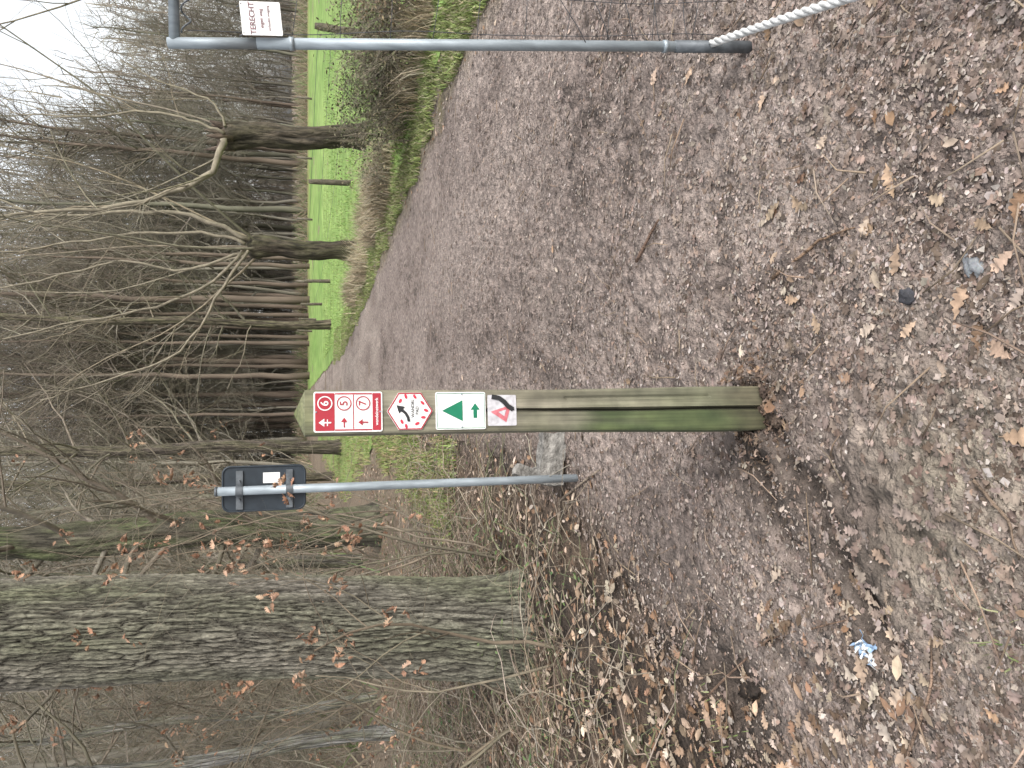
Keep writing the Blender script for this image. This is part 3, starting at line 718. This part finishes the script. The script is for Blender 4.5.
def pollard(px, py, Y, hgt, r, label, seed, narm, extra=None, col=(.195,.170,.128,1), armr=(.018,.034), sprd=1.1, broken=0., moss=.6, kids=(5, 4, 2), lean=0.):
    b = atY(px, py, Y); gz = H(b.x, Y); rr = random.Random(seed)
    root = empty('pollard_tree', (b.x, Y, gz), label, 'tree')
    mb = MB(); n = 60
    pts = [Vector((lean*i/n+.03*sin(i*.17+seed), 0, -.2+(hgt+.2)*i/n)) for i in range(n+1)]
    rad = [r*(1.3-.35*sstep(0, .3, i/n)+.30*sstep(.7, .95, i/n)) for i in range(n+1)]
    rad[-1] *= .55; rad[-2] *= .75; rad[-3] *= .9
    rough_trunk(mb, pts, rad, 44, (.082,.066,.05), (.088,.088,.045), seed, .24, 5., moss)
    if broken:
        for k in range(9):
            a = 2*pi*k/9+rr.uniform(-.3,.3); p = pts[-1]+Vector((cos(a)*r*.8, sin(a)*r*.8, -.25)); mb.tube([p, p+Vector((cos(a)*.06, sin(a)*.06, .3)), p+Vector((cos(a)*.12, sin(a)*.1, rr.uniform(.35, .6)))], [r*.38, r*.26, r*.05], 7, vary((.085,.065,.05), .2, rr), jit=.2, rr=rr)
    mb.build('trunk', M['bark'], root)
    mc = MB(); top = pts[-1]
    for k in range(narm):
        a = 2*pi*k/narm+rr.uniform(-.3, .3); tl = rr.uniform(.2, 1.4)
        d = Vector((cos(a)*tl*sprd, sin(a)*tl*.6, 1)); p = top+Vector((cos(a)*r*.7, sin(a)*r*.7, -.25))
        limb(mc, p, d, rr.uniform(5, 9), rr.uniform(*armr), 3, rr, kids, .55, .15, .035, 9, 6, col, shrink=(.3,.55), tipr=.2, tmin=.35)
    if extra:
        for path_, er in extra:
            q0 = [atY(x_, y_, Y-.3)-Vector((b.x, Y, gz)) for x_, y_ in path_]
            q = []
            for i in range(len(q0)-1):
                p0, p1, p2, p3 = q0[max(0, i-1)], q0[i], q0[i+1], q0[min(len(q0)-1, i+2)]
                for j in range(4):
                    t = j/4; q.append(.5*((2*p1)+(p2-p0)*t+(2*p0-5*p1+4*p2-p3)*t*t+(3*p1-p0-3*p2+p3)*t**3)+rdir(rr)*.04)
            q.append(q0[-1])
            mc.tube(q, [er*(1-.75*i/len(q)) for i in range(len(q))], 8, col)
            for i in range(4, len(q)-1):
                if rr.random() < .7: limb(mc, q[i].lerp(q[i+1], rr.random()), (q[i+1]-q[i]).normalized()+rdir(rr)*.9, rr.uniform(.8, 2.8), er*.28, 2, rr, (4, 3), .65, .25, .06, 5, 4, col)
    mc.build('crown', M['twig'], root)
    return root
pollard(348, 252, 19, 2.6, .215, 'pollard tree with smooth trunk and many fanning branches, nearer the path', 31, 6,
        [([(245,245),(215,235),(150,232),(90,240),(20,250),(-60,262)], .045), ([(245,250),(200,290),(140,310),(60,325),(-30,345)], .042), ([(250,240),(190,215),(130,212),(50,216),(-30,190)], .06),
         ([(245,252),(190,270),(120,262),(40,280),(-50,300)], .04), ([(248,250),(215,300),(180,350),(110,380),(40,400)], .04)])
pollard(356, 136, 16.5, 3.0, .235, 'gnarled hollow pollard tree beside the field at the right', 44, 2,
        [([(225,138),(212,170),(180,188),(130,205),(60,212),(-20,218)], .075), ([(225,132),(190,120),(150,112),(80,118),(10,112)], .036), ([(225,128),(215,105),(170,85),(120,60)], .03)], armr=(.013,.025), broken=1., moss=.25, lean=-.26)
pollard(352, -100, 15, 2.6, .28, 'pollard tree past the right edge with branches reaching into view', 52, 4)

# ------------------------------------------------------------------ big oak
ob = gnd(520, 628); otop_dx = .27/3.14
OK = empty('oak_tree', (ob.x, ob.y, H(ob.x, ob.y)), 'thick oak trunk with deeply furrowed bark, largest trunk at the left', 'tree')
mb = MB(); sides = 400; rows = 660; ht = 4.6; vs = []; cs = []; fs = []
for i in range(rows+1):
    z = -.15+(ht+.15)*i/rows
    rad = .315*(1+.30*math.exp(-max(z, 0)/.22)-.02*z); cx = otop_dx*z+.02*sin(z*1.2); cy = .02*sin(z)
    for k in range(sides):
        a = 2*pi*k/sides; u = Vector((cos(a), sin(a), 0))
        fl = .10*math.exp(-max(z, 0)/.25)*cos(a*5+1)
        w = .8*N(u.x*5, u.y*5, z*3.); w2 = .8*N(u.x*5+9, u.y*5, z*3.)
        q = Vector((u.x*10.5+w, u.y*10.5+w2, z*2.7+.9*N(u.x*4, u.y*4, z*3)))
        dd, _ = noise.voronoi(q); rg = max(0., min(1., (dd[1]-dd[0])*2.6))
        q2 = Vector((u.x*19+w*2, u.y*19+w2*2, z*7.5)); d2, _ = noise.voronoi(q2); rg2 = max(0., min(1., (d2[1]-d2[0])*2.6))
        fine = noise.fractal(Vector((u.x*26, u.y*26, z*20)), .8, 2.1, 4)
        rr_ = rad*(1+fl)+.024*(rg**.5-.6)+.007*rg2**.5+.006*fine+.02*N(u.x*1.5, u.y*1.5, z*.8)
        vs.append((cx+u.x*rr_, cy+u.y*rr_, z))
        ms = max(0., min(1., .42+1.1*N(u.x*1.2, u.y*1.2+3, z*.7)))
        top = mixc((.180,.165,.138), (.140,.146,.092), ms); v_ = max(0., min(1., (rg**.6)*(.68+.32*rg2**.6)*(1+.6*fine)))
        cs.append(mixc((.034,.030,.024), top, v_))
for i in range(rows):
    for k in range(sides):
        k2 = (k+1) % sides; fs.append((i*sides+k, i*sides+k2, (i+1)*sides+k2, (i+1)*sides+k))
mb.add(vs, fs, cs); mb.build('trunk', M['oakbark'], OK, smooth=False)
mb = MB(); rr = random.Random(9)
p = Vector((otop_dx*4.55, 0, 4.5)); mb.tube([p, p+Vector((.1, 0, 1.5)), p+Vector((.05, .1, 3.2)), p+Vector((.2, 0, 5))], [.285,.25,.2,.12], 20, (.13,.11,.085,1))
for k in range(14):
    a = rr.uniform(0, 6.3); z = rr.uniform(3.6, 8.1)
    limb(mb, Vector((otop_dx*min(z, 4.5)+cos(a)*.15, sin(a)*.15, z)), Vector((cos(a), sin(a), .4)), rr.uniform(2.5, 5), .09, 3, rr, (6, 5, 3), .7, .22, .0, 7, 7, (.14,.12,.09,1))
mb.build('crown', M['bark'], OK)

def wood_tree(px, py, Y, r, label, seed, col=(.10,.085,.06), moss=(.10,.12,.04), hgt=9, lean=0., ma=1.):
    b = atY(px, py, Y); root = empty('woodland_tree', (b.x, Y, H(b.x, Y)), label, 'tree'); rr = random.Random(seed)
    mb = MB(); n = 200; pts = [Vector((lean*hgt*i/n+.05*sin(i*.07+seed), 0, -.2+hgt*i/n)) for i in range(n+1)]
    rough_trunk(mb, pts, [r*(1+.35*math.exp(-i/9.)-.4*i/n) for i in range(n+1)], 70, col, moss, seed, .18, 7., ma)
    mb.build('trunk', M['bark'], root); mc = MB()
    for k in range(26):
        i = rr.randint(40, n-1); a = rr.uniform(0, 6.3)
        limb(mc, pts[i], Vector((cos(a), sin(a), .5)), rr.uniform(1.5, 4), r*.13+.01, 3, rr, (6, 4, 3), .75, .25, .04, 6, 5, (.15,.13,.10,1))
    mc.build('crown', M['twig'], root); return root
wood_tree(372, 523, 13.5, .33, 'broad mossy trunk standing behind the traffic sign', 3, (.105,.095,.072), (.092,.108,.05), ma=.9)
wood_tree(345, 445, 24, .2, 'straight dark trunk seen between the post and the traffic sign', 4, (.11,.09,.075), (.12,.11,.07), hgt=13)
wood_tree(352, 560, 17, .13, 'slender grey trunk between the mossy tree and the oak', 5, (.13,.12,.10), (.13,.13,.08), hgt=11)
wood_tree(375, 735, 11, .10, 'slim grey birch trunk beyond the oak at the far left', 6, (.24,.235,.22), (.17,.17,.13))
wood_tree(365, 700, 14, .08, 'thin pale trunk just left of the oak', 8, (.22,.21,.19), (.17,.17,.12))
wood_tree(340, 325, 33, .17, 'dark trunk beside the path beyond the pollard trees', 9, (.10,.08,.06), (.11,.10,.06), hgt=16)
wood_tree(335, 475, 30, .15, 'dark trunk just left of the sign plate far back', 10, (.10,.08,.065), (.11,.10,.06), hgt=15)

# ------------------------------------------------------------------ shrubs and saplings on the left
def sapling(px, py, nst, hgt, label, seed, leaves=40, col=(.16,.135,.10,1), r=.012, lean=(0, 0), spread=.35, kids=(7, 5, 3)):
    b = gnd(px, py); z = H(b.x, b.y); rr = random.Random(seed)
    root = empty('bare_shrub', (b.x, b.y, z), label, 'shrub'); mb = MB(); ends = []
    for k in range(nst):
        a = rr.uniform(0, 6.3); d = Vector((cos(a)*spread+lean[0], sin(a)*spread+lean[1], 1))
        limb(mb, Vector((cos(a)*.05, sin(a)*.05, -.03)), d, hgt*rr.uniform(.6, 1.1), r*rr.uniform(.6, 1.1), 3, rr, kids, .8, .26, .0, 8, 5, col, ends=ends, tmin=.4)
    mb.build('stems', M['twig'], root)
    if leaves:
        ml = MB()
        cl = rr.sample(ends, min(len(ends), max(3, leaves//8)))
        for i in range(leaves):
            p, d = rr.choice(cl)
            leaf(ml, p+rdir(rr)*.05, rr.uniform(.028, .052), rr.uniform(0, 6.3), rr.uniform(-1.3, 1.3), rr.uniform(-1.3, 1.3), vary(rr.choice([(.29,.17,.11),(.24,.135,.085),(.33,.22,.15)]), .2, rr), .5, 1 if px > 480 else 0)
        ml.build('leaves', M['leaf'], root)
    return root
sapling(500, 560, 4, 2.7, 'young leafless shrub with rusty leaves between oak and sign pole', 61, 420)
sapling(560, 655, 2, 2.4, 'thin stemmed sapling in front of the oak trunk with a few brown leaves', 62, 200, kids=(5, 4, 2))
sapling(530, 710, 4, 2.4, 'bare bushy sapling just left of the oak trunk', 63, 100, kids=(5, 4, 3))
sapling(455, 540, 6, 3.2, 'tall twiggy shrub behind the sign pole beneath the mossy tree', 64, 220)
sapling(500, 750, 5, 2.8, 'tangled bare shrub at the far left edge', 65, 90)
sapling(430, 600, 6, 3.6, 'tall bare thicket shrub just behind the oak, right side', 66, 120)
sapling(420, 690, 6, 3.6, 'tall bare thicket shrub just behind the oak, left side', 67, 30)
sapling(400, 510, 6, 3.8, 'wide grey thicket shrub on the left verge far beyond the pole', 68, 60)
sapling(390, 560, 6, 4.2, 'grey thicket shrub far back between mossy tree and oak', 69, 40)
sapling(395, 740, 6, 4.2, 'grey thicket shrub far back at the left edge', 70, 20)
mb = MB(); rr = random.Random(77); ml = MB()
for i in range(2700):
    y = rr.uniform(2.8, 9.5); d = rr.random()**.8*4.2+.05; x = interp(PL, y)-d
    if y < 3.6 and d < .25: continue
    infr = y < 5.0 and abs(x-ob.x*y/ob.y) < .42
    if infr and rr.random() < .45: continue
    L_ = rr.uniform(.2, 1.1)*min(1, .35+d); a = rr.uniform(0, 6.3); hh = L_*rr.uniform(.05, .38)*(.5 if infr else 1); z = H(x, y)
    pts = []; rad_ = rr.uniform(.0015, .0048); b2 = rr.uniform(-1.2, 1.2)
    for k in range(8):
        t = k/7; aa = a+b2*t; pts.append(Vector((x+cos(aa)*L_*t+.03*sin(k*1.7+i), y+sin(aa)*L_*t+.03*cos(k*1.3+i), z+hh*4*t*(1-t*.85)*.8+rr.uniform(-.02,.02))))
    mb.tube(pts, [rad_*(1-.6*k/8) for k in range(8)], 4, vary(rr.choice([(.25,.205,.155),(.20,.155,.115),(.28,.24,.19),(.14,.11,.08),(.13,.135,.075)]), .2, rr), cap=False)
tag(mb.build('bramble_tangle', M['twig']), 'tangle of arching dead bramble stems around the oak roots', 'brambles', kind='stuff')
for i in range(9500):
    y = rr.uniform(2.8, 13); d = rr.random()*5.2+.05; x = interp(PL, y)-d
    if N(x*1.1, y*1.1, 20.) < .0: continue
    leaf(ml, Vector((x, y, H(x, y)+rr.random()**1.5*.4)), rr.uniform(.018, .042), rr.uniform(0, 6.3), rr.uniform(-.6,.6), rr.uniform(-.6,.6), vary(rr.choice([(.055,.095,.035),(.08,.12,.042),(.11,.14,.06)]), .25, rr), .2, 0)
tag(ml.build('ivy_ground_cover', M['plant']), 'patches of small green bramble and ivy leaves on the left verge', 'ground cover', kind='stuff')

# ------------------------------------------------------------------ grasses
def blades(name, pts, cols, label, cat, hr, wr, rr):
    mb = MB()
    for x, y in pts:
        h = rr.uniform(*hr); w = rr.uniform(*wr); a = rr.uniform(0, 6.3); z = H(x, y); l = h*rr.uniform(.1, .9); b = rr.uniform(0, 6.3)
        dx, dy = cos(a)*w, sin(a)*w; ex, ey = cos(b)*l, sin(b)*l
        mb.add([(x-dx, y-dy, z), (x+dx, y+dy, z), (x+dx*.8+ex*.35, y+dy*.8+ey*.35, z+h*.6), (x-dx*.8+ex*.35, y-dy*.8+ey*.35, z+h*.6), (x+ex, y+ey, z+h)], [(0,1,2,3), (3,2,4)], vary(rr.choice(cols), .25, rr))
    return tag(mb.build(name, M['plant'], smooth=False), label, cat, kind='stuff')
rr = random.Random(90); pts = []
while len(pts) < 26000:
    y = 5*(30/5)**rr.random(); e_ = rr.random()**1.2*1.2-.15
    x = interp(PR, y)+e_+.2*N(y*1.1, 8.)
    if N(x*2.5, y*1.6, 31.)+rr.uniform(-.3, .3) < -.15: continue
    pts.append((x, y))
blades('verge_grass', pts, [(.14,.185,.055),(.185,.22,.075),(.12,.145,.05),(.26,.235,.14)], 'green grass verge running along the right side of the path', 'grass', (.03, .11), (.003, .009), rr)
pts = []
while len(pts) < 11000:
    y = 7*(40/7)**rr.random(); x = interp(PL, y)-.1-rr.random()*(1+2.4*sstep(13, 24, y))
    if N(x, y*.7, 3.) > -.3: pts.append((x, y))
blades('left_verge_grass', pts, [(.14,.20,.05),(.19,.21,.08),(.26,.21,.12)], 'patchy green grass along the left side of the path', 'grass', (.05, .16), (.004, .010), rr)
pts = []
for i in range(46):
    px = rr.uniform(355, 392); py = rr.uniform(165, 310)
    g = gnd(px, py); x0 = interp(PR, g.y)+.45+abs(rr.gauss(0, .5)); s_ = rr.uniform(.06, .2)
    for _ in range(rr.randint(40, 170)): pts.append((x0+rr.gauss(0, s_), g.y+rr.gauss(0, s_)))
for i in range(36):
    y = rr.uniform(7.5, 13); x0 = interp(PR, y)+.7+abs(rr.gauss(0, .7)); s_ = rr.uniform(.06, .16)
    for _ in range(rr.randint(30, 110)): pts.append((x0+rr.gauss(0, s_), y+rr.gauss(0, s_)))
blades('dry_grass', pts, [(.32,.27,.19),(.27,.215,.14),(.38,.33,.24),(.20,.17,.10)], 'straw coloured dead grass clumps between path and field', 'dry grass', (.12, .50), (.003, .008), rr)
pts = []
for px, py, sx, n in ((1000,640,.035,12),(1015,655,.03,10),(720,740,.08,40),(600,715,.2,150),(560,690,.25,160),(650,765,.15,80)):
    g = gnd(px, py)
    for _ in range(n): pts.append((g.x+rr.gauss(0, sx), g.y+rr.gauss(0, sx)))
blades('grass_tufts', pts, [(.14,.18,.07),(.20,.21,.11)], 'thin green grass tufts poking through the leaf litter', 'grass', (.012, .045), (.0012, .003), rr)
pts = []
while len(pts) < 26000:
    y = 7*(40/7)**rr.random(); x = interp(PR, y)+.7+rr.random()**1.4*14
    pts.append((x, y))
blades('field_grass', pts, [(.16,.255,.065),(.21,.30,.09),(.19,.23,.08)], 'short bright green grass of the field', 'grass', (.04, .10), (.006, .016), rr)

def bush(px, py, w, h, label, seed, lc, tc, nl, ns=26, off=.6):
    g = gnd(px, py); rr = random.Random(seed); root = empty('bush', (g.x+off, g.y, H(g.x, g.y)), label, 'bush'); mb = MB(); ends = []
    for k in range(ns):
        a = rr.uniform(0, 6.3); d = Vector((cos(a)*w/h*.7, sin(a)*w/h*.7, 1))
        limb(mb, Vector((rr.gauss(0, w*.2), rr.gauss(0, w*.2), 0)), d, h*rr.uniform(.6, 1.05), .011, 3, rr, (5, 4, 2), .8, .25, 0., 5, 4, tc, ends=ends)
    mb.build('stems', M['twig'], root); ml = MB()
    for i in range(nl):
        p, d = rr.choice(ends); leaf(ml, p+rdir(rr)*.06, rr.uniform(.025, .055), rr.uniform(0, 6.3), rr.uniform(-1,1), rr.uniform(-1,1), vary(rr.choice(lc), .3, rr), .2, 0)
    ml.build('leaves', M['plant'], root)
bush(412, 148, .9, .95, 'dark olive bush at the foot of the gnarled pollard tree', 1, [(.065,.08,.035),(.10,.105,.05),(.15,.13,.08)], (.18,.16,.12,1), 3800, ns=40)
bush(418, 95, .8, 1.0, 'twiggy brown bush just right of the olive bush', 2, [(.15,.13,.08),(.12,.11,.06),(.09,.10,.045)], (.18,.158,.12,1), 1600, ns=44)
bush(428, 58, .8, .95, 'dense brown twig bush between the bracken and the twiggy bush', 5, [(.16,.135,.085),(.11,.115,.06)], (.185,.16,.12,1), 1200, ns=36)
bush(438, 24, .7, .8, 'rust brown bracken bush behind the wire fence', 3, [(.25,.175,.115),(.20,.145,.09),(.28,.22,.14)], (.21,.165,.12,1), 1900, ns=26)
bush(392, 205, .6, .6, 'low pale brown scrub bush left of the olive bush', 4, [(.24,.20,.13),(.18,.15,.09)], (.24,.21,.16,1), 500, ns=24)

fpts = [(7.2, 15.5), (5.6, 21), (4.9, 27), (4.6, 34), (4.4, 42), (4.3, 51), (4.2, 61)]
fl = ['nearest', 'second', 'third', 'fourth', 'fifth', 'sixth', 'farthest']
tops = []
for i, (x, y) in enumerate(fpts):
    mb = MB(); rr2 = random.Random(i); h = 1.15; ln = rr2.uniform(-.08, .08)
    pts = [Vector((ln*t, 0, -.2+(h+.2)*t)) for t in (0, .3, .6, .9, 1.)]
    mb.tube(pts, [.085,.08,.078,.075,.06], 9, (.10,.085,.065,1), jit=.1, rr=rr2)
    o = mb.build('fence_post', M['bark']); o.location = (x, y, H(x, y)); tag(o, 'grey wooden field fence post, %s from the camera' % fl[i], 'fence post', 'field fence posts')
    tops.append(Vector((x+ln, y-.09, H(x, y))))
mb = MB()
for z in (.45, .8, 1.08):
    mb.tube([t_+Vector((0, 0, z)) for t_ in tops], [.004]*len(tops), 4, (.3,.3,.3,1))
tag(mb.build('fence_wire', M['darkzinc']), 'thin wires strung along the field fence posts', 'fence wire')
for i in range(9):
    mb = MB(); mb.tube([Vector((0,0,-.1)), Vector((0,0,.6)), Vector((.02,0,1.2))], [.09,.09,.08], 8, (.13,.11,.09,1))
    o = mb.build('fence_post', M['bark']); x = 8+i*5.; y = 60+i*.6; o.location = (x, y, H(x, y))
    tag(o, 'small dark fence post across the far side of the field', 'fence post', 'far field fence posts')

# ------------------------------------------------------------------ light
w = bpy.data.worlds.new('World'); SC.world = w; w.use_nodes = True; nt = w.node_tree; bg = nt.nodes['Background']
sky = nt.nodes.new('ShaderNodeTexSky'); sky.sky_type = 'NISHITA'; sky.sun_disc = False
sky.sun_elevation = radians(38); sky.sun_rotation = radians(140); sky.dust_density = 4; sky.air_density = 1.2
hs = nt.nodes.new('ShaderNodeHueSaturation'); hs.inputs['Saturation'].default_value = .2; hs.inputs['Value'].default_value = 2.4
nt.links.new(sky.outputs[0], hs.inputs['Color']); nt.links.new(hs.outputs[0], bg.inputs['Color']); bg.inputs['Strength'].default_value = .15
sl = bpy.data.lights.new('sun', 'SUN'); sl.energy = 1.0; sl.angle = radians(30); sl.color = (1, .98, .95)
so = bpy.data.objects.new('sun', sl); COL.objects.link(so)
az = radians(140); el = radians(38); dv = Vector((sin(az)*cos(el), cos(az)*cos(el), sin(el)))
so.rotation_euler = dv.to_track_quat('Z', 'Y').to_euler()
SC.view_settings.view_transform = 'Standard'; SC.view_settings.look = 'None'; SC.view_settings.exposure = 0
